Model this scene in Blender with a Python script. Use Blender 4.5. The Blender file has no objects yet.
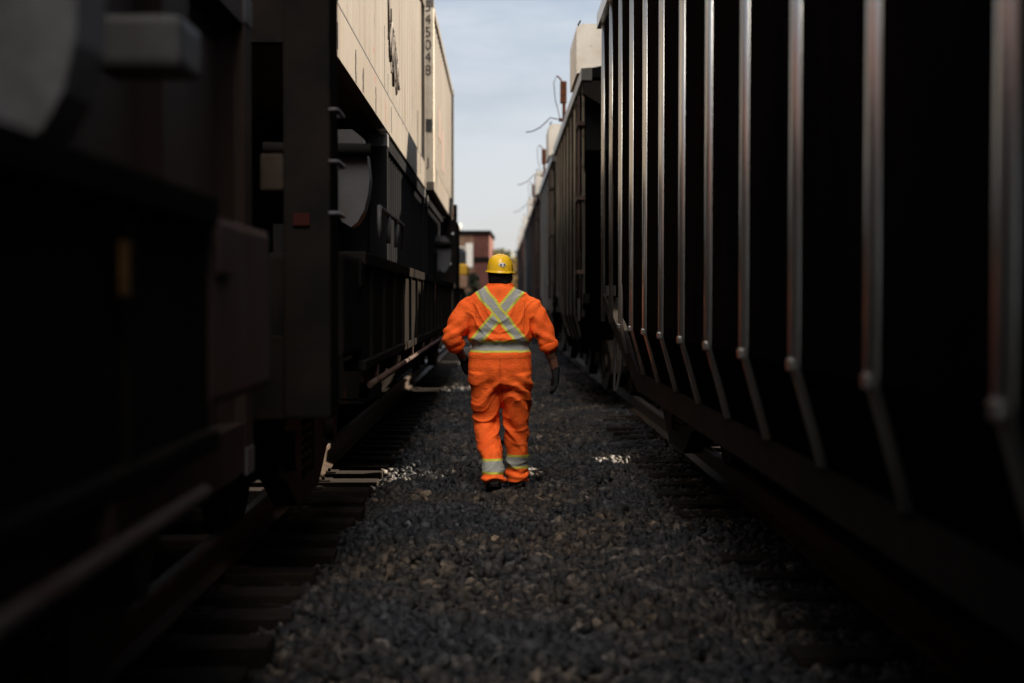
import bpy, bmesh, math, random
import numpy as np
from mathutils import Vector, Matrix, noise
random.seed(7); rng = np.random.default_rng(7)
R = math.radians
sc = bpy.context.scene
COL = sc.collection

# ------------------------------------------------------------------ camera, sky, sun, exposure
CAM_H = 1.48
cam_d = bpy.data.cameras.new('camera'); cam = bpy.data.objects.new('camera', cam_d); COL.objects.link(cam)
cam_d.lens = 50; cam_d.sensor_width = 36; cam_d.clip_end = 3000; cam_d.clip_start = 0.05
cam.location = (0, 0, CAM_H)
cam.rotation_euler = (R(90 - 1.67), 0, R(-0.48))
cam_d.dof.use_dof = True; cam_d.dof.focus_distance = 11.0; cam_d.dof.aperture_fstop = 1.3
sc.camera = cam
sc.view_settings.view_transform = 'Standard'; sc.view_settings.look = 'None'
sc.view_settings.gamma = 1; sc.view_settings.use_curve_mapping = False
sc.view_settings.exposure = 2.0
sc.cycles.use_denoising = True
sc.cycles.max_bounces = 6; sc.cycles.diffuse_bounces = 4; sc.cycles.glossy_bounces = 3
sc.cycles.sample_clamp_indirect = 6

SUN_S = 0.70                 # metres travelled along the track for each metre across it
SUN_T = 0.72                 # metres dropped for each metre across
sun_dir = Vector((-1, -SUN_S, -SUN_T)).normalized()
sun_el = math.asin(-sun_dir.z)
sun_d = bpy.data.lights.new('sun', 'SUN'); sun = bpy.data.objects.new('sun', sun_d); COL.objects.link(sun)
sun_d.energy = 5.0; sun_d.angle = R(0.5); sun_d.color = (1.0, 0.85, 0.67)
sun.rotation_euler = sun_dir.to_track_quat('-Z', 'Y').to_euler()

world = bpy.data.worlds.new('World'); sc.world = world; world.use_nodes = True
wn, wl = world.node_tree.nodes, world.node_tree.links
wn.clear()
def W(t, **k):
    n = wn.new(t)
    for a, b in k.items(): setattr(n, a, b)
    return n
wout = W('ShaderNodeOutputWorld'); bg = W('ShaderNodeBackground')
sky = W('ShaderNodeTexSky', sky_type='NISHITA', sun_disc=False)
sky.sun_elevation = sun_el
sky.sun_rotation = math.atan2(-sun_dir.x, -sun_dir.y)
sky.air_density = 1.0; sky.dust_density = 2.0
tc = W('ShaderNodeTexCoord')
def wmath(op, a, b=None, c=None, clamp=False):
    n = W('ShaderNodeMath', operation=op, use_clamp=clamp)
    for i, v in enumerate((a, b, c)):
        if v is None: continue
        if isinstance(v, (int, float)): n.inputs[i].default_value = v
        else: wl.new(v, n.inputs[i])
    return n.outputs[0]
# thin cloud veil over a blue sky, with an unseen glow added behind the viewer as fill for the worker
mp = W('ShaderNodeMapping'); mp.inputs['Scale'].default_value = (1.6, 1.6, 7.0)
wl.new(tc.outputs['Generated'], mp.inputs['Vector'])
nz = W('ShaderNodeTexNoise'); nz.inputs['Scale'].default_value = 2.2; nz.inputs['Detail'].default_value = 7; nz.inputs['Roughness'].default_value = 0.55
wl.new(mp.outputs['Vector'], nz.inputs['Vector'])
veil = W('ShaderNodeMapRange'); veil.inputs['From Min'].default_value = 0.44; veil.inputs['From Max'].default_value = 0.58
wl.new(nz.outputs['Fac'], veil.inputs['Value'])
sep = W('ShaderNodeSeparateXYZ'); wl.new(tc.outputs['Generated'], sep.inputs['Vector'])
gr = W('ShaderNodeMapRange'); gr.inputs['From Min'].default_value = 0.0; gr.inputs['From Max'].default_value = 0.24
wl.new(sep.outputs['Z'], gr.inputs['Value'])
skyc = W('ShaderNodeMix', data_type='RGBA'); wl.new(gr.outputs[0], skyc.inputs['Factor'])
skyc.inputs['A'].default_value = (1.44, 1.45, 1.52, 1); skyc.inputs['B'].default_value = (.78, .93, 1.15, 1)
cl = W('ShaderNodeMix', data_type='RGBA'); cl.inputs['B'].default_value = (1.42, 1.47, 1.60, 1)
wl.new(wmath('MULTIPLY', veil.outputs[0], 0.85), cl.inputs['Factor']); wl.new(skyc.outputs['Result'], cl.inputs['A'])
blend = W('ShaderNodeMix', data_type='RGBA'); blend.inputs['Factor'].default_value = 0.9
wl.new(sky.outputs['Color'], blend.inputs['A']); wl.new(cl.outputs['Result'], blend.inputs['B'])
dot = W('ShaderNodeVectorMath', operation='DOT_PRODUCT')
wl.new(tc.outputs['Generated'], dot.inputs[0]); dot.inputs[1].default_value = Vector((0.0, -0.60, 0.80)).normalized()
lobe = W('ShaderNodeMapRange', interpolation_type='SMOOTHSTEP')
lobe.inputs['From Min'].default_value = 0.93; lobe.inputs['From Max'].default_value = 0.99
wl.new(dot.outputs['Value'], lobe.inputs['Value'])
REAR_FILL = 33.0
rear_fill = wmath('MULTIPLY', wmath('MULTIPLY_ADD', veil.outputs[0], 0.5, 0.75), wmath('MULTIPLY', lobe.outputs[0], REAR_FILL))
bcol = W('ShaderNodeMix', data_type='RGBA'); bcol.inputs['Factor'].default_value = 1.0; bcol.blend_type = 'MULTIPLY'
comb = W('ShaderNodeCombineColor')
for i in range(3): wl.new(rear_fill, comb.inputs[i])
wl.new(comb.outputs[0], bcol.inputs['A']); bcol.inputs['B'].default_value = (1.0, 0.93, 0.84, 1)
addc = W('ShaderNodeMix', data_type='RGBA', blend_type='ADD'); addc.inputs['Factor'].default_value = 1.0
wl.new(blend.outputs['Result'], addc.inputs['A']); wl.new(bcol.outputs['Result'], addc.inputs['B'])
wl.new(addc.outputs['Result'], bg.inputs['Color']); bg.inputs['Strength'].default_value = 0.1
wl.new(bg.outputs[0], wout.inputs['Surface'])

# ------------------------------------------------------------------ helpers
def tag(o, label=None, cat=None, group=None, kind=None):
    if label: o['label'] = label
    if cat: o['category'] = cat
    if group: o['group'] = group
    if kind: o['kind'] = kind
    return o
def empty(name, loc=(0, 0, 0), rz=0):
    o = bpy.data.objects.new(name, None); COL.objects.link(o); o.location = loc; o.rotation_euler = (0, 0, rz)
    o.empty_display_size = 0.3
    return o
def kids(o): return list(o.children)
def copy_tree(o, parent=None, skip=()):
    c = o.copy(); COL.objects.link(c); c.parent = parent
    for ch in kids(o):
        if ch.name.split('.')[0] in skip: continue
        copy_tree(ch, c)
    return c
class MB:
    def __init__(s): s.v = []; s.f = []; s.smooth = []
    def add(s, vs, fs, sm=False):
        b = len(s.v); s.v += [tuple(v) for v in vs]; s.f += [tuple(b + i for i in f) for f in fs]; s.smooth += [sm] * len(fs)
        return s
    def box(s, x0, x1, y0, y1, z0, z1, bev=0.0):
        if bev <= 0:
            vs = [(x, y, z) for z in (z0, z1) for y in (y0, y1) for x in (x0, x1)]
            return s.add(vs, [(0, 2, 3, 1), (4, 5, 7, 6), (0, 1, 5, 4), (2, 6, 7, 3), (0, 4, 6, 2), (1, 3, 7, 5)])
        bm = bmesh.new(); bmesh.ops.create_cube(bm, size=1)
        for v in bm.verts: v.co = ((x0 + x1) / 2 + v.co.x * (x1 - x0), (y0 + y1) / 2 + v.co.y * (y1 - y0), (z0 + z1) / 2 + v.co.z * (z1 - z0))
        bmesh.ops.bevel(bm, geom=bm.edges[:], offset=bev, segments=2, affect='EDGES', profile=0.6)
        bm.verts.index_update(); s.add([v.co[:] for v in bm.verts], [[v.index for v in f.verts] for f in bm.faces]); bm.free(); return s
    def prism(s, poly, axis, a, b):
        n = len(poly)
        def P(p, t):
            return {'x': (t, p[0], p[1]), 'y': (p[0], t, p[1]), 'z': (p[0], p[1], t)}[axis]
        vs = [P(p, a) for p in poly] + [P(p, b) for p in poly]
        fs = [tuple(range(n)), tuple(range(2 * n - 1, n - 1, -1))] + [(i, n + i, n + (i + 1) % n, (i + 1) % n) for i in range(n)]
        return s.add(vs, fs)
    def tube(s, pts, r, n=8, caps=True, sm=True):
        pts = [Vector(p) for p in pts]; rs = r if isinstance(r, (list, tuple)) else [r] * len(pts)
        up = Vector((0, 0, 1)); vs = []
        for i, p in enumerate(pts):
            d = (pts[min(i + 1, len(pts) - 1)] - pts[max(i - 1, 0)]).normalized()
            if i == 0: a = d.cross(up if abs(d.z) < .9 else Vector((1, 0, 0))).normalized()
            else: a = (a - d * a.dot(d)).normalized()
            b = d.cross(a)
            for k in range(n):
                t = 2 * math.pi * k / n
                vs.append(p + (a * math.cos(t) + b * math.sin(t)) * rs[i])
        fs = [(i * n + k, i * n + (k + 1) % n, (i + 1) * n + (k + 1) % n, (i + 1) * n + k) for i in range(len(pts) - 1) for k in range(n)]
        s.add(vs, fs, sm)
        if caps:
            b0 = len(s.v) - len(vs)
            s.f += [tuple(b0 + k for k in range(n))[::-1], tuple(b0 + len(vs) - n + k for k in range(n))]; s.smooth += [False, False]
        return s
    def build(s, name, mat, parent=None, fix=True):
        me = bpy.data.meshes.new(name); me.from_pydata(s.v, [], s.f); me.update()
        me.polygons.foreach_set('use_smooth', s.smooth)
        if fix:
            bm = bmesh.new(); bm.from_mesh(me); bmesh.ops.recalc_face_normals(bm, faces=bm.faces); bm.to_mesh(me); bm.free()
        if mat: me.materials.append(mat)
        o = bpy.data.objects.new(name, me); COL.objects.link(o); o.parent = parent
        return o

def nodes(name):
    m = bpy.data.materials.new(name); m.use_nodes = True
    n, l = m.node_tree.nodes, m.node_tree.links; b = n['Principled BSDF']
    return m, n, l, b
def pmat(name, c1, c2=None, rough=0.7, metal=0.0, scale=3.0, stretch=(1, 1, 1), lo=0.35, hi=0.7, c3=None, s3=25.0, t3=0.62,
         bump=0.15, bscale=40.0, bdist=0.01, spec=0.12):
    """base colour, a second colour in broad stains, a third in fine speckle"""
    m, n, l, b = nodes(name)
    t = n.new('ShaderNodeTexCoord'); mp = n.new('ShaderNodeMapping'); mp.inputs['Scale'].default_value = stretch
    l.new(t.outputs['Object'], mp.inputs['Vector'])
    nz = n.new('ShaderNodeTexNoise'); nz.inputs['Scale'].default_value = scale; nz.inputs['Detail'].default_value = 8; nz.inputs['Roughness'].default_value = .6
    l.new(mp.outputs[0], nz.inputs['Vector'])
    mr = n.new('ShaderNodeMapRange'); mr.inputs['From Min'].default_value = lo; mr.inputs['From Max'].default_value = hi
    l.new(nz.outputs['Fac'], mr.inputs['Value'])
    mx = n.new('ShaderNodeMix'); mx.data_type = 'RGBA'; l.new(mr.outputs[0], mx.inputs['Factor'])
    mx.inputs['A'].default_value = (*c1, 1); mx.inputs['B'].default_value = (*(c2 or c1), 1)
    out = mx.outputs['Result']
    if c3:
        n3 = n.new('ShaderNodeTexNoise'); n3.inputs['Scale'].default_value = s3; n3.inputs['Detail'].default_value = 6
        l.new(mp.outputs[0], n3.inputs['Vector'])
        m3 = n.new('ShaderNodeMapRange'); m3.inputs['From Min'].default_value = t3; m3.inputs['From Max'].default_value = t3 + .06
        l.new(n3.outputs['Fac'], m3.inputs['Value'])
        x3 = n.new('ShaderNodeMix'); x3.data_type = 'RGBA'; l.new(m3.outputs[0], x3.inputs['Factor'])
        l.new(out, x3.inputs['A']); x3.inputs['B'].default_value = (*c3, 1); out = x3.outputs['Result']
    l.new(out, b.inputs['Base Color'])
    b.inputs['Roughness'].default_value = rough; b.inputs['Metallic'].default_value = metal
    b.inputs['Specular IOR Level'].default_value = spec
    if bump:
        bn = n.new('ShaderNodeTexNoise'); bn.inputs['Scale'].default_value = bscale; bn.inputs['Detail'].default_value = 5
        l.new(t.outputs['Object'], bn.inputs['Vector'])
        bu = n.new('ShaderNodeBump'); bu.inputs['Strength'].default_value = bump; bu.inputs['Distance'].default_value = bdist
        l.new(bn.outputs['Fac'], bu.inputs['Height']); l.new(bu.outputs[0], b.inputs['Normal'])
    return m

M = {}
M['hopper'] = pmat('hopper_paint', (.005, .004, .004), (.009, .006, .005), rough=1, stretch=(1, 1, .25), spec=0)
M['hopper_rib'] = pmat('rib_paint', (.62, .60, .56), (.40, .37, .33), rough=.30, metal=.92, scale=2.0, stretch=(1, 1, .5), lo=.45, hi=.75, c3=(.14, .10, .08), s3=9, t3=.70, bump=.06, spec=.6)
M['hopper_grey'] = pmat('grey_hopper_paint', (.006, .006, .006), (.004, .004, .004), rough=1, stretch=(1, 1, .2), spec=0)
M['grey_rib'] = pmat('grey_rib_paint', (.17, .165, .15), (.09, .08, .07), rough=.34, metal=.8, stretch=(1, 1, .3), bump=.06, spec=.5)
M['hopper_brown'] = pmat('brown_hopper_paint', (.040, .025, .019), (.025, .015, .012), rough=.7, stretch=(1, 1, .2))
M['hopper_blue'] = pmat('slate_hopper_paint', (.030, .035, .043), (.018, .02, .025), rough=.7, stretch=(1, 1, .2))
M['sill'] = pmat('worn_sill_paint', (.020, .015, .012), (.010, .008, .006), rough=.8, spec=.05)
M['white'] = pmat('white_hatch_paint', (.80, .74, .64), (.62, .54, .44), rough=.5, c3=(.2, .1, .05), s3=14, t3=.7)
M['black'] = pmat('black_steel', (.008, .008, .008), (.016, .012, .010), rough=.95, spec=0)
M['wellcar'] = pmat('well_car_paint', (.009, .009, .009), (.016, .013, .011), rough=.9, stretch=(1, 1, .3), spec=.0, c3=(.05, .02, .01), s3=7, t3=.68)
M['steelgrey'] = pmat('grey_steel', (.075, .075, .08), (.05, .047, .045), rough=.5, c3=(.08, .04, .02), s3=12, t3=.68)
M['brownblock'] = pmat('brown_weathered_steel', (.060, .042, .036), (.045, .018, .012), rough=.8, scale=5, stretch=(1, 1, .4))
M['browncont'] = pmat('brown_container_paint', (.028, .017, .013), (.018, .011, .009), rough=.65, stretch=(1, 1, .2))
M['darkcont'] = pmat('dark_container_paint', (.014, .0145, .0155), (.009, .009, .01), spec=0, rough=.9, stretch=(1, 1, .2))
M['rust'] = pmat('rusty_steel', (.13, .045, .02), (.05, .02, .012), rough=.85, scale=20)
M['rail'] = pmat('rail_steel', (.06, .042, .03), (.022, .014, .01), rough=.55, metal=.3, scale=9)
M['railtop'] = pmat('rail_head_steel', (.22, .2, .19), rough=.35, metal=.9, bump=.02)
M['tie'] = pmat('creosoted_wood', (.017, .013, .011), (.008, .007, .006), rough=.95, spec=.05, scale=4, stretch=(.4, 6, 6), bump=.5, bscale=30, c3=(.045, .034, .025), s3=16, t3=.62)
M['wire'] = pmat('wire_steel', (.08, .07, .065), rough=.5)
M['wheel'] = pmat('wheel_steel', (.012, .010, .008), (.02, .013, .009), rough=.7)
M['yellow'] = pmat('yellow_paint', (.42, .24, .02), (.3, .15, .02), rough=.6)
M['red'] = pmat('red_reflector', (.03, .007, .006), rough=.4)
M['reflector'] = pmat('silver_reflector', (.7, .7, .68), rough=.3)

def cream_mat():
    m = pmat('cream_container_paint', (.128, .116, .099), (.104, .09, .074), rough=.55, scale=1.2, stretch=(1, 1, .5), c3=None, bump=.1)
    n, l = m.node_tree.nodes, m.node_tree.links; b = n['Principled BSDF']
    src = b.inputs['Base Color'].links[0].from_socket
    t = n.new('ShaderNodeTexCoord')
    def layer(src, sc_, st, lo, hi, col):
        mp = n.new('ShaderNodeMapping'); mp.inputs['Scale'].default_value = st; l.new(t.outputs['Object'], mp.inputs['Vector'])
        z = n.new('ShaderNodeTexNoise'); z.inputs['Scale'].default_value = sc_; z.inputs['Detail'].default_value = 5; l.new(mp.outputs[0], z.inputs['Vector'])
        r = n.new('ShaderNodeMapRange'); r.inputs['From Min'].default_value = lo; r.inputs['From Max'].default_value = hi; l.new(z.outputs['Fac'], r.inputs['Value'])
        x = n.new('ShaderNodeMix'); x.data_type = 'RGBA'; l.new(r.outputs[0], x.inputs['Factor']); l.new(src, x.inputs['A']); x.inputs['B'].default_value = (*col, 1)
        return x.outputs['Result']
    src = layer(src, 1.0, (1, 5, .45), .54, .66, (.085, .066, .048))      # long faint runs of dirt
    src = layer(src, 1.0, (1, 9, 1.1), .64, .68, (.035, .03, .04))      # dark scuffs
    src = layer(src, 6.0, (1, 1.2, .7), .68, .71, (.16, .03, .02))       # rust-red spots
    l.new(src, b.inputs['Base Color'])
    return m
M['cream'] = cream_mat()
M['post_white'] = pmat('white_post_paint', (.62, .56, .46), (.5, .43, .34), rough=.5, scale=5)  # cream lifted toward white so the shaded number post looks lit
M['tanplate'] = pmat('faded_tan_plate', (.045, .034, .025), (.03, .02, .014), rough=.8)
M['paleguard'] = pmat('pale_grey_guard', (.20, .20, .215), (.10, .095, .09), rough=.6, scale=6)
M['scuff'] = pmat('dark_scuff', (.025, .024, .035), (.06, .05, .045), rough=.8, scale=30)
M['pinkpatch'] = pmat('faded_pink_paint', (.145, .095, .08), (.128, .110, .092), rough=.6, scale=5)
M['amber'] = pmat('dirty_amber_reflector', (.16, .075, .012), (.07, .035, .01), rough=.6, scale=20)
M['ink'] = pmat('dark_ink', (.06, .05, .045), rough=.6)

# ------------------------------------------------------------------ ground
g = MB(); xs = [-900, -60, -12, -5, 5, 12, 60, 900]; ys = [-900, -40, 0, 40, 90, 200, 1500]
vs = [(x, y, -0.03) for y in ys for x in xs]; nx = len(xs)
g.add(vs, [(j * nx + i, j * nx + i + 1, (j + 1) * nx + i + 1, (j + 1) * nx + i) for j in range(len(ys) - 1) for i in range(nx - 1)])
M['ground'] = pmat('crushed_stone_ground', (.016, .015, .015), (.010, .010, .010), rough=.95, scale=14, bump=1.0, bscale=22, bdist=.05, c3=(.035, .03, .028), s3=30, t3=.62)
tag(g.build('ground', M['ground']), kind='structure')

def stones_mesh(name, pts, sizes, mat):
    """every stone a lumpy 12-cornered solid, with its own shade of grey"""
    ph = (1 + 5 ** .5) / 2
    ico = np.array([(-1, ph, 0), (1, ph, 0), (-1, -ph, 0), (1, -ph, 0), (0, -1, ph), (0, 1, ph), (0, -1, -ph), (0, 1, -ph), (ph, 0, -1), (ph, 0, 1), (-ph, 0, -1), (-ph, 0, 1)], float)
    ico /= np.linalg.norm(ico[0])
    fc = np.array([(0, 11, 5), (0, 5, 1), (0, 1, 7), (0, 7, 10), (0, 10, 11), (1, 5, 9), (5, 11, 4), (11, 10, 2), (10, 7, 6), (7, 1, 8), (3, 9, 4), (3, 4, 2), (3, 2, 6), (3, 6, 8), (3, 8, 9), (4, 9, 5), (2, 4, 11), (6, 2, 10), (8, 6, 7), (9, 8, 1)])
    N = len(pts)
    q = rng.normal(size=(N, 4)); q /= np.linalg.norm(q, axis=1)[:, None]
    w, x, y, z = q.T
    Rm = np.stack([1 - 2 * (y * y + z * z), 2 * (x * y - z * w), 2 * (x * z + y * w), 2 * (x * y + z * w), 1 - 2 * (x * x + z * z), 2 * (y * z - x * w), 2 * (x * z - y * w), 2 * (y * z + x * w), 1 - 2 * (x * x + y * y)], 1).reshape(N, 3, 3)
    sc3 = sizes[:, None] * np.stack([rng.uniform(.9, 1.5, N), rng.uniform(.7, 1.05, N), rng.uniform(.4, .75, N)], 1)
    V = ico[None] * rng.uniform(.60, 1.25, (N, 12, 1)) * sc3[:, None]
    V = np.einsum('nij,nkj->nki', Rm, V) + pts[:, None]
    F = (fc[None] + (np.arange(N) * 12)[:, None, None]).reshape(-1, 3)
    me = bpy.data.meshes.new(name)
    me.vertices.add(N * 12); me.vertices.foreach_set('co', V.reshape(-1).astype(np.float32))
    me.loops.add(len(F) * 3); me.loops.foreach_set('vertex_index', F.reshape(-1).astype(np.int32))
    me.polygons.add(len(F)); me.polygons.foreach_set('loop_start', np.arange(0, len(F) * 3, 3, dtype=np.int32))
    me.update(calc_edges=True)
    at = me.attributes.new('shade', 'FLOAT', 'POINT'); at.data.foreach_set('value', np.repeat(rng.random(N), 12).astype(np.float32))
    me.materials.append(mat)
    o = bpy.data.objects.new(name, me); COL.objects.link(o); return o
def stone_mat():
    m, n, l, b = nodes('ballast_stone')
    a = n.new('ShaderNodeAttribute'); a.attribute_name = 'shade'
    r = n.new('ShaderNodeValToRGB'); cr = r.color_ramp
    cr.elements[0].position = 0; cr.elements[0].color = (.006, .006, .008, 1); cr.elements[1].position = 1; cr.elements[1].color = (.14, .125, .11, 1)
    for p, c in ((.35, (.011, .012, .014)), (.7, (.028, .025, .023)), (.9, (.055, .050, .046)), (.985, (.085, .078, .070))):
        e = cr.elements.new(p); e.color = (*c, 1)
    cr.elements[-1].color = (.17, .155, .14, 1)
    l.new(a.outputs['Fac'], r.inputs[0])
    t = n.new('ShaderNodeTexCoord'); z = n.new('ShaderNodeTexNoise'); z.inputs['Scale'].default_value = 60; z.inputs['Detail'].default_value = 4
    l.new(t.outputs['Object'], z.inputs['Vector'])
    z2 = n.new('ShaderNodeTexNoise'); z2.inputs['Scale'].default_value = .9; z2.inputs['Detail'].default_value = 3; l.new(t.outputs['Object'], z2.inputs['Vector'])
    mx = n.new('ShaderNodeMix'); mx.data_type = 'RGBA'; mx.blend_type = 'MULTIPLY'; mx.inputs['Factor'].default_value = .7
    l.new(r.outputs[0], mx.inputs['A']); mr = n.new('ShaderNodeMapRange'); mr.inputs['From Min'].default_value = .3; mr.inputs['From Max'].default_value = .7; mr.inputs['To Min'].default_value = .35; mr.inputs['To Max'].default_value = 1.5
    l.new(z.outputs['Fac'], mr.inputs['Value']); l.new(mr.outputs[0], mx.inputs['B'])
    l.new(mx.outputs['Result'], b.inputs['Base Color'])
    tr = n.new('ShaderNodeMapRange'); tr.inputs['From Min'].default_value = .40; tr.inputs['From Max'].default_value = .60; l.new(z2.outputs['Fac'], tr.inputs['Value'])
    tn = n.new('ShaderNodeMix'); tn.data_type = 'RGBA'; l.new(tr.outputs[0], tn.inputs['Factor']); tn.inputs['A'].default_value = (.46, .54, .67, 1); tn.inputs['B'].default_value = (1.08, .86, .65, 1)
    t2 = n.new('ShaderNodeMix'); t2.data_type = 'RGBA'; t2.blend_type = 'MULTIPLY'; t2.inputs['Factor'].default_value = 1; l.new(mx.outputs['Result'], t2.inputs['A']); l.new(tn.outputs['Result'], t2.inputs['B']); l.new(t2.outputs['Result'], b.inputs['Base Color'])
    b.inputs['Roughness'].default_value = .7; b.inputs['Specular IOR Level'].default_value = .3
    return m
M['stone'] = stone_mat()
BR_Y = -2.1
LT, RT = -2.25, 2.5          # the two track centres
def scatter(n, x0, x1, y0, y1, s0, s1):
    # nearer rows get more stones
    u = rng.random(n); y = y0 + (y1 - y0) * u ** 1.25
    x = rng.uniform(x0, x1, n)
    return x, y, s0 + (s1 - s0) * rng.random(n) ** 1.8 * 1.5
X, Y, S = [], [], []
for a in ((52000, -1.45, 1.9, 1.2, 20, .018, .040), (26000, -1.4, 1.9, 20, 46, .03, .055), (20000, .9, 1.72, 1.5, 22, .02, .038), (12000, -3.4, -1.3, 3, 30, .02, .038), (9000, -1.3, 1.9, 4, 46, .034, .055)):
    x, y, s = scatter(*a); X.append(x); Y.append(y); S.append(s)
X, Y, S = map(np.concatenate, (X, Y, S))
shoulder = np.exp(-((np.abs(X - .08) - .72) / .30) ** 2)
Z = -0.022 + .055 * shoulder - .06 / (1 + np.exp((X + .98 + .09 * np.sin(Y * 2.3) * np.sin(Y * 5.1 + 1) + rng.normal(0, .04, len(X))) / .03)) + .040 / (1 + np.exp(-(X - 1.15) / .08)) + .012 * np.sin(X * 7 + 2 * np.sin(Y * 1.3)) * np.sin(Y * 4.3 + X * 2) + .024 * np.sin(X * 3.1 + Y * .7) * np.sin(Y * 1.9 + 1) + rng.uniform(-.008, .014, len(X))
tag(stones_mesh('ballast_stones', np.stack([X, Y, Z], 1), S, M['stone']), 'grey crushed stone ballast covering the walkway between the two trains', 'ballast', kind='stuff')

# ------------------------------------------------------------------ tracks
def track(cx, y0, y1, label, n_ties, t0):
    root = empty('railway_track', (cx, 0, 0)); tag(root, label, 'railway track', 'parallel yard tracks')
    for s in (-1, 1):
        prof = [(-.07, .065), (.07, .065), (.07, .078), (.012, .10), (.010, .19), (.035, .205), (.035, .236), (.026, .243), (-.026, .243), (-.035, .236), (-.035, .205), (-.010, .19), (-.012, .10), (-.07, .078)]
        rl = MB().prism([(p[0] + s * .752, p[1]) for p in prof], 'y', y0, y1).build('rail', M['rail'], root)
        MB().box(s * .752 - .024, s * .752 + .024, y0, y1, .2435, .246).build('running_surface', M['railtop'], rl)
    base = None
    for k in range(n_ties):
        w = .11 + random.uniform(-.01, .01)
        if base is None or k < 6:
            mb = MB().box(-1.3, 1.3, -w, w, -.08, .062, .012)
            for s in (-1, 1):
                mb.box(s * .752 - .18, s * .752 - .072, -.09, .09, .062, .072); mb.box(s * .752 + .072, s * .752 + .18, -.09, .09, .062, .072)
                for e in (-.12, .12):
                    mb.box(s * .752 + e - .012, s * .752 + e + .012, -.05, -.025, .072, .098)
            base = mb.build('tie', M['tie'], root); t = base; protos.append(t)
        else:
            t = random.choice(protos).copy(); COL.objects.link(t); t.parent = root
        t.location = (random.uniform(-.03, .03), t0 + k * .53 + random.uniform(-.02, .02), random.uniform(-.012, .006)); t.rotation_euler = (0, 0, random.uniform(-.012, .012))
    return root
protos = []
track(LT, -8, 120, 'left track whose near rail carries the black container well cars', 70, 2.2)
protos = []
track(RT, -8, 120, 'right track under the dark ribbed hopper cars', 70, 2.0)

# ------------------------------------------------------------------ unseen bridge added over the viewer to shade the foreground
M['concrete'] = pmat('stained_concrete', (.12, .11, .10), (.07, .065, .06), rough=.9, scale=.8)
rb = empty('road_bridge', (0, -8, 0)); tag(rb, 'dark road bridge crossing over both trains above the viewer', 'bridge')
MB().box(-24, 24, -9, BR_Y + 8, 7.0, 7.5, .03).build('deck', M['concrete'], rb)
for k in range(7): MB().box(-24, 24, -8.4 + k * 2.75 * (BR_Y + 16) / 18, -8.0 + k * 2.75 * (BR_Y + 16) / 18, 6.2, 6.998).build('girder', M['black'], rb)
for yy in (-9.0, BR_Y + 7.8): MB().box(-24, 24, yy, yy + .2, 7.502, 8.3).build('parapet', M['concrete'], rb)
for xx in (-11, 10.5): MB().box(xx - .4, xx + .4, -8, BR_Y + 7, -.1, 6.198).build('pier', M['concrete'], rb)

# ------------------------------------------------------------------ hopper cars
def truck(parent, y, xo=0.0, mat=None, wheel_r=.42):
    """bogie centred at local y: its side frames, wheels and springs"""
    tr = empty('truck', (0, y, 0)); tr.parent = parent
    for s in (-1, 1):
        x0 = s * 1.02
        poly = [(-1.15, .72), (-1.15, .55), (-.9, .50), (-.45, .30), (.45, .30), (.9, .50), (1.15, .55), (1.15, .72), (.5, .93), (-.5, .93)]
        fr = MB()
        hole = [(-.30, .42), (.30, .42), (.30, .78), (-.30, .78)]
        # ring of quads between outline and hole
        fr.prism([(-1.15, .72), (-1.15, .55), (-.9, .50), (-.45, .30), (-.30, .42), (-.30, .78), (-.5, .93)], 'x', x0 - .07, x0 + .07)
        fr.prism([(1.15, .72), (.5, .93), (.30, .78), (.30, .42), (.45, .30), (.9, .50), (1.15, .55)], 'x', x0 - .07, x0 + .07)
        fr.prism([(-.45, .30), (.45, .30), (.30, .42), (-.30, .42)], 'x', x0 - .068, x0 + .068)
        fr.prism([(-.5, .93), (-.30, .78), (.30, .78), (.5, .93)], 'x', x0 - .068, x0 + .068)
        for e in (-.88, .88): fr.tube([(x0 - .1, e, .66), (x0 + .13 * s + .0, e, .66)], .11, 12)
        fr.build('side_frame', M['wheel'], tr)
        sp = MB()
        for k in (-.17, 0, .17):
            pts = [(x0 + .055 * math.cos(t * .9), k + .055 * math.sin(t * .9), .43 + t * .0082) for t in range(0, 42)]
            sp.tube(pts, .014, 5)
        sp.build('spring', M['rail'], tr)
    for e in (-.88, .88):
        ax = MB().tube([(-.85, e, .246 + wheel_r), (.85, e, .246 + wheel_r)], .08, 10); ax.build('axle', M['wheel'], tr)
        for s in (-1, 1):
            w = MB().tube([(s * .70, e, .246 + wheel_r), (s * .735, e, .246 + wheel_r), (s * .735, e, .246 + wheel_r), (s * .83, e, .246 + wheel_r)], [wheel_r + .03, wheel_r + .03, wheel_r, wheel_r - .008], 28, sm=False)
            w.tube([(s * .83, e, .246 + wheel_r), (s * .86, e, .246 + wheel_r)], .14, 14)
            w.build('wheel', M['wheel'], tr)
    MB().box(-1.0, 1.0, -.17, .17, .58, .80, .02).build('bolster', M['wheel'], tr)
    return tr

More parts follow.
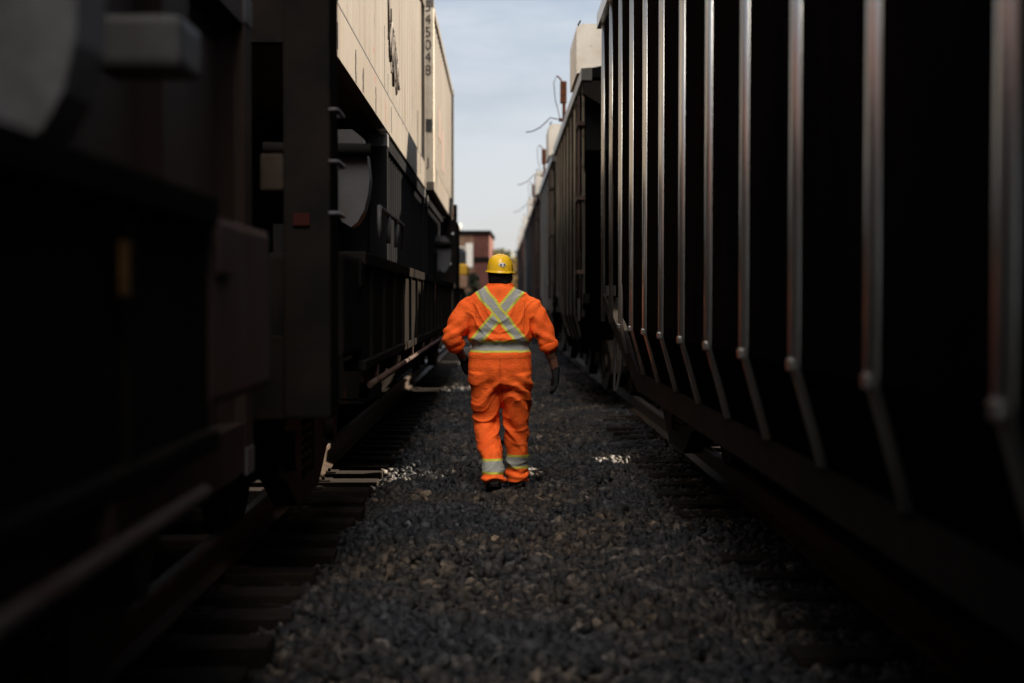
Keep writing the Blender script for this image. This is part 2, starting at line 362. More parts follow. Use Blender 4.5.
TOP = 4.34
def hopper(y0, L, label, mats, nribs, pitch, last, style=0):
    """y0 = near end, L = body length; the side ribs run down then kink inwards to the sill"""
    body_m, rib_m = mats
    root = empty('hopper_car', (RT, y0, 0)); tag(root, label, 'rail car', 'covered hopper cars coupled on the right track')
    TOP = 4.34 if style == 0 else 4.25
    hw = 1.474 if style == 0 else 1.462
    # bin: sloped floor sheets at either end
    prof = [(3.2, .80), (L - 2.9, .80), (L - .12, 3.55), (L - .12, TOP - .1), (.12, TOP - .1), (.12, 3.55)]
    half = [(-hw, 1.25), (-hw + .13, .80), (hw - .13, .80), (hw, 1.25), (hw, TOP - .1), (-hw, TOP - .1)]
    b = MB()
    # side skins with cut-off ends (the cage posts stand free beyond them)
    secs = []
    def sec(y, zb):
        if zb >= 1.25: return [(-hw, y, zb), (-hw, y, zb), (hw, y, zb), (hw, y, zb), (hw, y, TOP - .1), (-hw, y, TOP - .1)]
        k = (1.25 - zb) / .45 * .13
        return [(-hw, y, 1.25), (-hw + k, y, zb), (hw - k, y, zb), (hw, y, 1.25), (hw, y, TOP - .1), (-hw, y, TOP - .1)]
    for (y, zb) in ((.12, 3.3), (2.0, 1.6), (2.75, .80), (L - 2.75, .80), (L - 2.1, 1.7), (L - .12, 3.7)): secs.append(sec(y, zb))
    vs = [p for s_ in secs for p in s_]
    fs = [(i * 6 + k, i * 6 + (k + 1) % 6, (i + 1) * 6 + (k + 1) % 6, (i + 1) * 6 + k) for i in range(len(secs) - 1) for k in range(6)]
    fs += [tuple(range(6))[::-1], tuple((len(secs) - 1) * 6 + k for k in range(6))]
    b.add(vs, fs); b.build('body', body_m, root)
    # discharge bays under the floor
    nb = 2 if L < 12 else 3
    for k in range(nb):
        c = 3.1 + (L - 6.2) * (k + .5) / nb; wd = (L - 6.6) / nb / 2
        MB().add([(-1.1, c - wd, .795), (1.1, c - wd, .795), (1.1, c + wd, .795), (-1.1, c + wd, .795), (-.5, c - .3, .36), (.5, c - .3, .36), (.5, c + .3, .36), (-.5, c + .3, .36)],
                 [(0, 1, 2, 3), (4, 7, 6, 5), (0, 4, 5, 1), (1, 5, 6, 2), (2, 6, 7, 3), (3, 7, 4, 0)]).build('discharge_hopper', body_m, root)
    # sills and chords
    for s in (-1, 1):
        xi = s * 1.33
        mb = MB().prism([(xi - .05, .74), (xi + .05, .74), (xi + .05, .90), (xi - .05, .90)], 'y', 2.6, L - 2.6)
        mb.build('side_sill', M['sill'] if style == 0 else body_m, root)
        for (ya, yb) in ((2.6, .1), (L - 2.6, L - .1)):
            d = MB().add([(xi - .05, ya, .74), (xi + .05, ya, .74), (xi + .05, ya, .90), (xi - .05, ya, .90),
                   (s * 1.45 - .04, yb, 1.44), (s * 1.45 + .04, yb, 1.44), (s * 1.45 + .04, yb, 1.56), (s * 1.45 - .04, yb, 1.56)],
                  [(0, 1, 2, 3), (4, 7, 6, 5), (0, 4, 5, 1), (1, 5, 6, 2), (2, 6, 7, 3), (3, 7, 4, 0)])
            d.build('end_sill', M['sill'] if style == 0 else body_m, root)
        MB().prism([(s * 1.40, TOP - .14), (s * 1.53, TOP - .14), (s * 1.53, TOP), (s * 1.40, TOP + .01)], 'y', -.12, L + .15).build('top_chord', rib_m, root)
    # ribs, hat shaped, with a knuckle at the kink
    for k in range(nribs):
        y = last - k * pitch
        if y < .04: break
        zb = .90
        if y > L - 2.6: zb = .92 + (y - (L - 2.6)) / 2.5 * .62
        if y < 2.6: zb = .92 + (2.6 - y) / 2.5 * .62
        for s in (-1, 1):
            wo, wb = (.030, .050) if style == 0 else (.026, .040)
            dp = 1.5 if style == 0 else 1.485
            e0 = hw - .01; mb = MB(); lv = [(TOP - .14, 0), (1.27, 0)] + ([(zb, (1.25 - zb) / .45 * .13)] if zb < 1.2 else [(zb, 0)] if zb < 1.25 else [])
            vv = []
            for (z, inn) in lv:
                for (u, q) in ((-1, 0), (-.80, .55), (-.36, 1), (.36, 1), (.80, .55), (1, 0)): vv.append((s * (e0 + (dp - e0) * q - inn), y + wb * u, z))
            ff = [(i * 6 + j, i * 6 + (j + 1) % 6, (i + 1) * 6 + (j + 1) % 6, (i + 1) * 6 + j) for i in range(len(lv) - 1) for j in range(6)]
            ff += [(0, 1, 2, 3, 4, 5), tuple(len(vv) - 6 + j for j in (5, 4, 3, 2, 1, 0))]
            mb.add(vv, ff, style == 0)
            if style == 0 and zb < 1.2: mb.box(min(s * 1.46, s * 1.508), max(s * 1.46, s * 1.508), y - .033, y + .033, 1.235, 1.28, .01)
            mb.build('rib', rib_m, root)
    # roof with its walkway, ends, hatches
    MB().prism([(-1.42, TOP - .09), (1.42, TOP - .09), (1.42, TOP + .02), (.55, TOP + .20), (-.55, TOP + .20), (-1.42, TOP + .02)], 'y', 0, L).build('roof', body_m, root)
    MB().prism([(-1.5, TOP - .30), (-1.3, TOP - .42), (1.3, TOP - .42), (1.5, TOP - .30), (1.5, TOP - .145), (-1.5, TOP - .145)], 'y', -.10, .10).build('end_platform', M['black'], root)
    for s in (-1,):
        for (ya, yb) in (((.35, 2.0),) if style else ()):
            h = MB().prism([(-1.56, TOP + .012), (-.62, TOP + .215), (-.62, TOP + .62), (-1.49, TOP + .62), (-1.56, TOP + .58)], 'y', ya, yb).build('hatch', M['white'], root)
            MB().tube([(-1.49, ya + .2, TOP + .58), (-1.53, ya + .2, TOP + .64), (-1.5, ya + .25, TOP + .70)], .012, 6).build('handle', M['black'], h)
    # end ladder
    ld = MB()
    for yy in (.16, .52): ld.tube([(-1.54, yy, 1.5), (-1.54, yy, TOP - .3)], .016, 6)
    for k in range(7): ld.tube([(-1.54, .16, 1.62 + k * .38), (-1.54, .52, 1.62 + k * .38)], .012, 6)
    for z in (1.8, 2.7, 3.6): ld.box(-1.56, -1.47, .10, .58, z, z + .045)
    ld.build('ladder', M['hopper_brown'], root)
    # rusty retainer post and stray wire on the roof edge
    py = 5.1
    if py < L - 1:
        ps = MB().tube([(-1.50, py, TOP + .0), (-1.50, py, TOP + .45)], .028, 8).box(-1.56, -1.46, py - .05, py + .06, TOP + .30, TOP + .64, .012)
        ps.box(-1.58, -1.35, py - .06, py + .06, TOP + .02, TOP + .06); ps.tube([(-1.52, py - .02, TOP + .62), (-1.58, py - .03, TOP + .70), (-1.62, py - .03, TOP + .72)], .013, 6)
        po = ps.build('vent_post', M['rust'], root)
        wr = MB().tube([(-1.62, py, TOP + .72), (-1.66, py, TOP + .62), (-1.64, py, TOP + .36), (-1.60, py, TOP + .22), (-1.56, py, TOP + .05)], .007, 5)
        wr.tube([(-1.46, py, TOP + .03), (-1.72, py - .05, TOP + .07), (-1.78, py - .1, TOP + .0), (-1.88, py - .2, TOP - .10), (-2.0, py - .3, TOP - .17), (-2.1, py - .35, TOP - .19)], .009, 5)
        wr.build('wire', M['wire'], po)
    # running gear and draft gear
    MB().box(-.28, .28, .1, 3.3, .78, 1.06).box(-.28, .28, L - 3.3, L - .95, .78, 1.06).build('center_sill', M['black'], root)
    for ty in (2.0, L - 2.85): truck(root, ty)
    for e, d in ((0.1, -1), (L - .1, 1)):
        MB().box(-.10, .10, min(e - d * .9, e + d * .66), max(e - d * .9, e + d * .66), .82, .97, .03).box(-.20, .20, min(e + d * .40, e + d * .70), max(e + d * .40, e + d * .70), .74, 1.02, .05).build('coupler', M['wheel'], root)
    bg_ = MB().tube([(-1.0, L - .5, 1.45), (-.7, L - .5, 1.45)], .16, 14).box(-1.46, -1.38, L - .46, L - .10, 1.52, 1.62).tube([(-1.35, L - .2, 1.5), (-1.38, L - .15, .55)], .018, 6).tube([(-1.3, L - .6, 1.1), (-1.38, L - .6, .62), (-1.38, L - .2, .58), (-1.36, L - .2, 1.1)], .015, 6)
    for zc, kr in ((1.43, .72), (2.0, .9)):  # hidden tanks added to break up the sun strip on the ballast
        MB().tube([(0, L - .95, zc), (0, L - .90, zc), (0, L - .22, zc), (0, L - .17, zc)], [.09 * kr, .165 * kr, .165 * kr, .09 * kr], 16).box(-.03, .03, L - .62, L - .50, zc + .10, zc + .42).build('air_reservoir', M['black'], root)
    bg_.build('brake_gear', M['steelgrey'], root)
    return root
NEAR0 = -3.4
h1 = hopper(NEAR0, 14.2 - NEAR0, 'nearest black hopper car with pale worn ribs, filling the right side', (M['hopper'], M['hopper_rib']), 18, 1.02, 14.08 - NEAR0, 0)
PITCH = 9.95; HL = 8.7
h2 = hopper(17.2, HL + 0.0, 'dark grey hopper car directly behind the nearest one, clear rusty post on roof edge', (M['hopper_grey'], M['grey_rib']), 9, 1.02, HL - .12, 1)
labels = ['third hopper car from the camera, dark grey with a small blurred roof post',
          'brown hopper car, fourth from the camera', 'slate blue hopper car coupled behind the brown one',
          'sixth hopper car from the camera, dark grey and blurred', 'seventh hopper car from the camera, slate blue', 'eighth and farthest hopper car at the end of the right train']
for k in range(6):
    c = copy_tree(h2, skip=() if k < 2 else ('vent_post',)); c.location.y = 17.2 + PITCH * (k + 1); c['label'] = labels[k]
    bm_, rm_ = [('hopper_grey', 'grey_rib'), ('hopper_brown', 'hopper_brown'), ('hopper_blue', 'hopper_blue'), ('hopper_grey', 'grey_rib'), ('hopper_blue', 'hopper_blue'), ('hopper_blue', 'hopper_blue')][k]
    for ch in kids(c):
        nm = ch.name.split('.')[0]
        if nm in ('body', 'roof', 'discharge_hopper', 'side_sill', 'end_sill', 'rib', 'top_chord') and bm_ != 'hopper_grey':
            ch.material_slots[0].link = 'OBJECT'; ch.material_slots[0].material = M[rm_ if nm == 'rib' else bm_]

# ------------------------------------------------------------------ added unseen boxcars: right row narrows the sun strips, left row blocks horizon light
def blocker_boxcar(x, y0, L, label, mat):
    root = empty('boxcar', (x, y0, 0)); tag(root, label, 'rail car', 'boxcars standing on the outer tracks')
    b = MB().box(-1.5, 1.5, 0, L, .95, 5.8, .02)
    for k in range(int(L / .7)): 
        for s in (-1, 1): b.box(min(s * 1.5, s * 1.56), max(s * 1.5, s * 1.56), .3 + k * .7, .36 + k * .7, 1.0, 5.75)
    b.build('body', mat, root)
    MB().prism([(-1.52, 5.805), (1.52, 5.805), (0, 5.95)], 'y', -.05, L + .05).build('roof', M['steelgrey'], root)
    for s in (-1, 1):
        d = MB().box(min(s * 1.57, s * 1.60), max(s * 1.57, s * 1.60), L / 2 - 1.3, L / 2 + 1.3, 1.1, 4.25).build('door', mat, root)
    MB().box(-.3, .3, .1, L - .1, .6, .94).build('underframe', M['black'], root)
    for ty in (1.5, L - 1.5): truck(root, ty)
    for e, d in ((0, -1), (L, 1)): MB().box(-.13, .13, min(e, e + d * .95), max(e, e + d * .95), .70, .90, .03).build('coupler', M['wheel'], root)
    return root
M['boxred'] = pmat('boxcar_brown_paint', (.09, .035, .022), (.05, .025, .018), rough=.7, stretch=(1, 1, .3))
BX = 6.6; GAPW = 2.55
def gap_y(k): return 11.95 + 9.95 * k + SUN_S * BX + (1.1 if k > 0 else 0)
bx0 = blocker_boxcar(BX, gap_y(-1) + GAPW / 2, 9.95 - GAPW, 'brown boxcar standing beyond the nearest black hopper car', M['boxred'])
for k, lb in ((-2, 'brown boxcar standing beyond the nearest black hopper car, beside its rear half'), (0, 'brown boxcar standing beyond the second hopper car'), (1, 'brown boxcar standing beyond the third hopper car'), (2, 'brown boxcar standing beyond the brown hopper car'), (3, 'brown boxcar standing beyond the slate blue hopper car')):
    c = copy_tree(bx0); c.location.y = gap_y(k) + GAPW / 2; c['label'] = lb
for k in range(4):
    c = copy_tree(bx0); c.location = (-6.7, -6 + k * 9.4, 0)
    c['label'] = ['brown boxcar behind the near well car on the left', 'brown boxcar behind the brown container on the left', 'brown boxcar behind the first cream container', 'brown boxcar behind the far cream container'][k]

# ------------------------------------------------------------------ containers
def container(name, x0, x1, y0, y1, z0, z1, mat, label, group, pitch=.30, depth=.022, rail=.22, endmat=None, number_post=False):
    root = empty(name, ((x0 + x1) / 2, y0, z0)); tag(root, label, 'shipping container', group)
    L = y1 - y0; H = z1 - z0; w = (x1 - x0) / 2
    b = MB()
    for s in (-1, 1):                                                # corrugated side wall
        ys_ = []; n = int((L - .3) / pitch); p = (L - .3) / n
        for k in range(n):
            a = .15 + k * p; ys_ += [(a, 0), (a + p * .3, 0), (a + p * .42, 1), (a + p * .88, 1)]
        ys_.append((L - .15, 0)); vs = []
        for (yy, q) in ys_:
            xx = s * (w - .035 - q * depth); vs += [(xx, yy, rail), (xx, yy, H - .12)]
        b.add(vs, [(2 * i, 2 * i + 2, 2 * i + 3, 2 * i + 1) for i in range(len(ys_) - 1)])
        # closing skin a little behind
    b.box(-w + .10, w - .10, .09, L - .05, .12, H - .02)
    b.build('side_wall', mat, root)
    fr = MB()
    for s in (-1, 1):
        for yy in (0, L - .17):
            if number_post and s == 1 and yy == 0: MB().box(w - .16, w, 0, .17, 0, H).build('corner_post', M['post_white'], root)
            else: fr.box(min(s * w, s * (w - .16)), max(s * w, s * (w - .16)), yy, yy + .17, 0, H)
        fr.box(min(s * (w - .004), s * (w - .10)), max(s * (w - .004), s * (w - .10)), .17, L - .17, .012, rail)
        fr.box(min(s * (w - .004), s * (w - .10)), max(s * (w - .004), s * (w - .10)), .17, L - .17, H - .12, H - .012)
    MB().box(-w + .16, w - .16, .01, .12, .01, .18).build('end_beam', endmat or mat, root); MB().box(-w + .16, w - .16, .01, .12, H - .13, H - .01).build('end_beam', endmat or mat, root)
    fr.build('frame', mat, root)
    for s in (-1, 1):
        for yy in (-.006, L - .172):
            for zz in (-.006, H - .112): MB().box(min(s * (w + .006), s * (w - .168)), max(s * (w + .006), s * (w - .168)), yy, yy + .178, zz, zz + .118, .008).build('corner_casting', M['steelgrey'] if mat is not M['cream'] else mat, root)
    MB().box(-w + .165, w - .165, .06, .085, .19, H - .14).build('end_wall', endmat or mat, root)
    return root
CX = LT
c1 = container('container', -3.47, -1.03, 8.6, 19.75, 3.02, 5.62, M['cream'], 'first cream container, with a dark scribble, stacked high on the left well car', 'cream containers stacked on the left train', pitch=.42, depth=.012, rail=.345, endmat=M['black'])  # near end coloured black to stand in for the shade on it
c2 = container('container', -3.50, -.925, 19.9, 28.6, 3.02, 5.66, M['cream'], 'far cream container with a column of dark numbers on its near corner post', 'cream containers stacked on the left train', pitch=.42, depth=.012, rail=.345, number_post=True)
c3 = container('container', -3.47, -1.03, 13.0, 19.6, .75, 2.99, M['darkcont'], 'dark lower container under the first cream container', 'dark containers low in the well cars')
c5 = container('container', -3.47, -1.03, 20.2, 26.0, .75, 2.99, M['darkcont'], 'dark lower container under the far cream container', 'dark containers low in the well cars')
c4 = container('container', -3.40, -1.06, -4.6, 6.1, .75, 2.74, M['browncont'], 'dark brown ribbed container in the near well car at upper left', None, pitch=1.22, depth=.08)
# number column on the corner post (faces the camera)
def text(body, size, loc, parent, name, mat, rot=(R(90), 0, 0), ext=.002, sx=1.0):
    cu = bpy.data.curves.new(name, 'FONT'); cu.body = body; cu.size = size; cu.extrude = ext; cu.align_x = 'CENTER'; cu.align_y = 'CENTER'
    t = bpy.data.objects.new(name, cu); COL.objects.link(t)
    dg = bpy.context.evaluated_depsgraph_get(); me = bpy.data.meshes.new_from_object(t.evaluated_get(dg))
    bpy.data.objects.remove(t); me.materials.clear(); me.materials.append(mat)
    o = bpy.data.objects.new(name, me); COL.objects.link(o); o.parent = parent; o.location = loc; o.rotation_euler = rot; o.scale = (sx, 1, 1)
    return o
ccx, ccw = (-3.50 - .925) / 2, (3.50 - .925) / 2
for i, ch in enumerate('545048'):
    text(ch, .20, (ccw - .078, -.006, 2.53 - i * .176), c2, 'number', M['ink'])
text('J', .17, (ccw - .075, -.006, .38), c2, 'number', M['ink'])
MB().box(ccw - .14, ccw - .02, -.008, -.002, .80, .98).build('plate', M['steelgrey'], c2)
gf = MB(); pts = []
rr = random.Random(3)
for k in range(34):
    t = k / 33; yy = 5.0 + t * 1.45
    mid = 1.02 - t * .34; amp = .30 * math.sin(math.pi * min(1, t * 1.1 + .08)) ** .7
    pts.append((1.186, yy + rr.uniform(-.05, .05), mid + (amp if k % 2 else -amp) * rr.uniform(.5, 1.0)))
gf.tube(pts, .014, 4); gf.tube([(1.186, 5.0, 1.0), (1.186, 4.95, 1.45), (1.186, 5.15, 1.5)], .02, 4)
gf.build('graffiti', M['ink'], c1)
for k in range(3):
    g2 = MB(); pts = []
    for q in range(16):
        t = q / 15; pts.append((1.186, 5.15 + .36 * k + .9 * t * .5 + rr.uniform(-.05, .05), .98 - .10 * k + (.32 if q % 2 else -.30) * rr.uniform(.5, 1) * math.sin(math.pi * (.15 + .7 * t))))
    g2.tube(pts, .010, 4); g2.build('graffiti', M['ink'], c1)
MB().box(1.18, 1.219, .2, 10.9, .346, .356).build('seam', M['steelgrey'], c1)
MB().box(1.25, 1.286, .2, 8.4, .346, .356).build('seam', M['steelgrey'], c2)
for (yy, z0, z1, w_) in ((.25, .35, 1.75, .035), (.52, .06, 1.15, .05), (.80, .30, .62, .03), (1.65, .02, .24, .06), (2.2, .03, .20, .07), (3.3, .02, .22, .05), (4.6, .35, .98, .035), (5.0, .05, .60, .03), (9.9, .1, .9, .05)):
    sc_ = MB(); n_s = 7
    for q in range(n_s):
        za, zb_ = z0 + (z1 - z0) * q / n_s, z0 + (z1 - z0) * (q + 1) / n_s; j = rr.uniform(-.012, .012); w2 = w_ * rr.uniform(.35, 1)
        sc_.box(*((1.2, 1.2195) if zb_ < .34 else (1.15, 1.1875)), yy + j - w2 / 2, yy + j + w2 / 2, za, zb_ + .01)
    sc_.build('scuff', M['scuff'], c1)
for (yy, z0, z1) in ((2.4, 1.0, 1.5), (3.6, .6, 1.3)):
    MB().box(1.20, 1.2545, yy, yy + .9, z0, z1).build('faded_patch', M['pinkpatch'], c2)

# ------------------------------------------------------------------ well cars
def rounded_panel(mb, x0, x1, y, z0, z1, t):
    pass
def well_car(y0, y1, label, bulk=False):
    root = empty('well_car', (LT, y0, 0)); tag(root, label, 'rail car', 'black container well cars on the left track'); L = y1 - y0
    for s in (-1, 1):
        xo = s * 1.45
        sl = MB().box(min(xo, xo - s * .05), max(xo, xo - s * .05), 0, L, 1.13, 1.68)
        sl.box(min(xo + s * .03, xo - s * .14), max(xo + s * .03, xo - s * .14), -.01, L + .01, 1.68, 1.76, .01)
        sl.box(min(xo + s * .03, xo - s * .10), max(xo + s * .03, xo - s * .10), -.01, L + .01, 1.07, 1.13, .01)
        for k in range(int(L / .95)): sl.box(min(xo, xo + s * .022), max(xo, xo + s * .022), .5 + k * .95, .56 + k * .95, 1.13, 1.68)
        sl.build('side_sill', M['wellcar'], root)
        MB().prism([(xo - s * .06, 1.08), (xo - s * .20, 1.08), (xo - s * .24, .74), (xo - s * .18, .74)], 'y', 2.2, L - 2.2).build('well_side', M['wellcar'], root)
        pipe = MB().tube([(xo + s * .03, .2, .98), (xo + s * .03, L - .2, .98)], .02, 8)
        for k in range(int(L / 1.8)): pipe.box(min(xo - s * .08, xo + s * .03), max(xo - s * .08, xo + s * .03), .8 + k * 1.8, .84 + k * 1.8, .96, 1.07)
        pipe.build('air_pipe', M['brownblock'], root)
        for e, d in ((0, 1), (L, -1)):
            eb = MB().box(min(s * 1.46, s * .6), max(s * 1.46, s * .6), min(e - d * 1.0, e), max(e - d * 1.0, e), 1.18, 1.72, .03)
            eb.box(min(s * 1.475, s * 1.40), max(s * 1.475, s * 1.40), min(e - d * .06, e - d * .24), max(e - d * .06, e - d * .24), 1.55, 1.70, .01)
            eb.build('end_block', M['brownblock'] if y0 < 0 else M['black'], root)
        MB().box(min(s * 1.475, s * 1.483), max(s * 1.475, s * 1.483), L / 2 - .35, L / 2 - .31, 1.46, 1.68).build('reflector', M['brownblock'], root)
    for yy in (2.2, L - 2.25): MB().box(-1.38, 1.38, yy, yy + .06, .76, 1.66).build('bulkhead', M['wellcar'], root)
    MB().box(-1.25, 1.25, 2.2, L - 2.2, .72, .745).build('well_floor', M['wellcar'], root)
    MB().box(-.3, .3, -.9, 2.2, .75, 1.1).box(-.3, .3, L - 2.2, L + .9, .75, 1.1).build('center_sill', M['black'], root)
    truck(root, .4); truck(root, L - .4)
    return root
wc1 = well_car(-7.0, 3.9, 'nearest black well car at lower left with a brown end block')
MB().box(1.476, 1.484, 9.90, 9.96, 1.49, 1.60).build('reflector', M['amber'], wc1)
wc2 = well_car(8.2, 26.4, 'black well car under the two cream containers')
def shield(parent, yc, dz=0.0, mat='steelgrey'):
    """rounded grey guard on an arm, beside the car end"""
    yl = yc - parent.location.y
    sh = MB(); w = .13; z0, z1 = 1.93 + dz, 2.53
    out = [(0, z1), (.0, z0 + .02)]
    prof = [(1.12, z1), (1.34, z1), (1.40, z1 - .05), (1.43, z1 - .16), (1.445, z1 - .30), (1.435, z0 + .20), (1.41, z0 + .10), (1.37, z0 + .03), (1.33, z0), (1.28, z0 + .03), (1.23, z0 + .10), (1.12, z0 + .16)]
    sh.prism(prof, 'y', yl - .10, yl + .10)
    o = sh.build('guard', M[mat], parent)
    a = MB().tube([(.8, yl - .14, z1 - .12), (1.46, yl - .14, z1 - .13)], .04, 10).tube([(.9, yl - .2, z1 - .28), (1.22, yl - .2, z1 - .28)], .06, 10).tube([(1.2, yl - .13, z1 - .1), (1.2, yl - .13, 1.5)], .02, 8)
    a.box(.85, 1.25, yl - .1, yl + .1, 1.6, 1.95)
    a.build('bracket', M['wellcar'], parent)
shield(wc1, 2.85, -.15, 'paleguard'); shield(wc2, 8.9); shield(wc2, 23.5)
# end platforms with rail and post
ep = MB().box(1.20, 1.43, -1.3, -.95, .9, 3.4, .02).box(-1.43, -1.20, -1.3, -.95, .9, 3.4, .02).box(-1.2, 1.2, -1.25, -1.0, .9, 1.3)
ep.build('end_post', M['black'], wc2)
MB().box(1.25, 1.33, -1.312, -1.304, 1.84, 1.90).build('reflector', M['red'], wc2)
gr_ = MB()
for z in (1.9, 2.15, 2.4): gr_.tube([(1.42, -1.29, z), (1.46, -1.29, z), (1.46, -1.0, z), (1.42, -1.0, z)], .012, 6)
gr_.build('grab_iron', M['steelgrey'], wc2); gr_ = MB(); gr_.tube([(1.42, 1.6, 1.9), (1.42, 1.6, 2.12), (1.42, 4.0, 2.12), (1.42, 4.0, 1.9)], .018, 6).tube([(1.42, 2.4, 2.12), (1.42, 2.4, 1.9)], .018, 6).tube([(1.42, 3.2, 2.12), (1.42, 3.2, 1.9)], .018, 6)
gr_.build('grab_iron', M['steelgrey'], wc2)
MB().box(1.20, 1.30, -1.95, -1.90, 1.96, 2.12, .01).build('plate', M['tanplate'], wc2)
bb2 = MB().box(1.24, 1.47, 10.5, 10.75, 2.05, 2.18, .02); bb2.build('step_box', M['steelgrey'], wc1)
# ladder-like end frame of the far end
ef = MB().box(1.05, 1.44, 18.4, 20.4, .8, 2.98, .03)
for i, (a, z) in enumerate(((1.10, 3.06), (1.18, 3.22), (1.26, 3.42), (1.35, 3.30))): ef.box(a, a + .07, 19.0, 19.4, 2.94, z)
ef.build('end_column', M['black'], wc2)
rf = MB()
for x, z in ((1.37, 2.72), (1.32, 2.16), (1.41, 1.50)): rf.tube([(x, 18.39, z), (x, 18.37, z)], .022, 10)
rf.build('reflector', M['reflector'], wc2)

# ------------------------------------------------------------------ the worker
PX, PY = 0.0, 11.0
def ell_chain(mb, pts, n=20, caps=True):
    """pts: (x,y,z,rx,ry) rings across a mostly vertical axis, or (x,y,z,r) for a free chain"""
    P = [Vector(p[:3]) for p in pts]; vs = []
    a = None
    for i, p in enumerate(P):
        d = (P[min(i + 1, len(P) - 1)] - P[max(i - 1, 0)]).normalized()
        ref = Vector((1, 0, 0)) if abs(d.x) < .9 else Vector((0, 1, 0))
        if a is None: a = (ref - d * ref.dot(d)).normalized()
        else: a = (a - d * a.dot(d)).normalized()
        b = d.cross(a); rx = pts[i][3]; ry = pts[i][4] if len(pts[i]) > 4 else rx
        for k in range(n):
            t = 2 * math.pi * k / n; vs.append(p + a * math.cos(t) * rx + b * math.sin(t) * ry)
    fs = [(i * n + k, i * n + (k + 1) % n, (i + 1) * n + (k + 1) % n, (i + 1) * n + k) for i in range(len(P) - 1) for k in range(n)]
    fs += [tuple(range(n))[::-1], tuple(len(vs) - n + k for k in range(n))]
    mb.add(vs, fs, True)
def ball(mb, c, rx, ry, rz, n=16, m=10):
    vs = [(c[0], c[1], c[2] - rz)]; 
    for i in range(1, m):
        t = -math.pi / 2 + math.pi * i / m
        for k in range(n):
            u = 2 * math.pi * k / n; vs.append((c[0] + rx * math.cos(t) * math.cos(u), c[1] + ry * math.cos(t) * math.sin(u), c[2] + rz * math.sin(t)))
    vs.append((c[0], c[1], c[2] + rz)); fs = [(0, 1 + (k + 1) % n, 1 + k) for k in range(n)]
    for i in range(m - 2): fs += [(1 + i * n + k, 1 + i * n + (k + 1) % n, 1 + (i + 1) * n + (k + 1) % n, 1 + (i + 1) * n + k) for k in range(n)]
    e = len(vs) - 1; b0 = 1 + (m - 2) * n; fs += [(e, b0 + k, b0 + (k + 1) % n) for k in range(n)]
    mb.add(vs, fs, True)
def rchain(mb, pts, rs, n=14):
    """round chain with ball joints, so bends stay full"""
    for i in range(len(pts) - 1):
        ell_chain(mb, [(*pts[i], rs[i]), (*pts[i + 1], rs[i + 1])], n)
    for p, r in zip(pts, rs): ball(mb, p, r, r, r, n, 8)
def remesh(mb, name, voxel, mat, parent, smooth=3, disp=None):
    o = mb.build(name, None, None)
    md = o.modifiers.new('r', 'REMESH'); md.mode = 'VOXEL'; md.voxel_size = voxel
    if smooth:
        sm_ = o.modifiers.new('s', 'SMOOTH'); sm_.iterations = smooth; sm_.factor = .6
    dg = bpy.context.evaluated_depsgraph_get(); me = bpy.data.meshes.new_from_object(o.evaluated_get(dg))
    bpy.data.objects.remove(o)
    if disp:
        N = [v.normal.copy() for v in me.vertices]
        for v, nn in zip(me.vertices, N): v.co += nn * disp(v.co)
    me.polygons.foreach_set('use_smooth', [True] * len(me.polygons)); me.materials.clear(); me.materials.append(mat); me.name = name
    r = bpy.data.objects.new(name, me); COL.objects.link(r); r.parent = parent
    return r
M['skin'] = pmat('skin', (.17, .085, .055), (.13, .06, .04), rough=.55, scale=20, bump=.05)
M['hair'] = pmat('black_hair', (.010, .009, .009), rough=.7, bump=.6, bscale=120)
M['glove'] = pmat('black_glove', (.007, .007, .008), (.014, .014, .015), rough=.8, bump=.3, bscale=90)
M['boot'] = pmat('black_boot', (.018, .014, .012), (.04, .032, .026), rough=.6, scale=12)
M['helmet'] = pmat('yellow_helmet', (.80, .47, .015), (.70, .36, .012), rough=.32, scale=7, lo=.5, hi=.8, c3=(.25, .13, .03), s3=22, t3=.68, bump=.03, spec=.5)

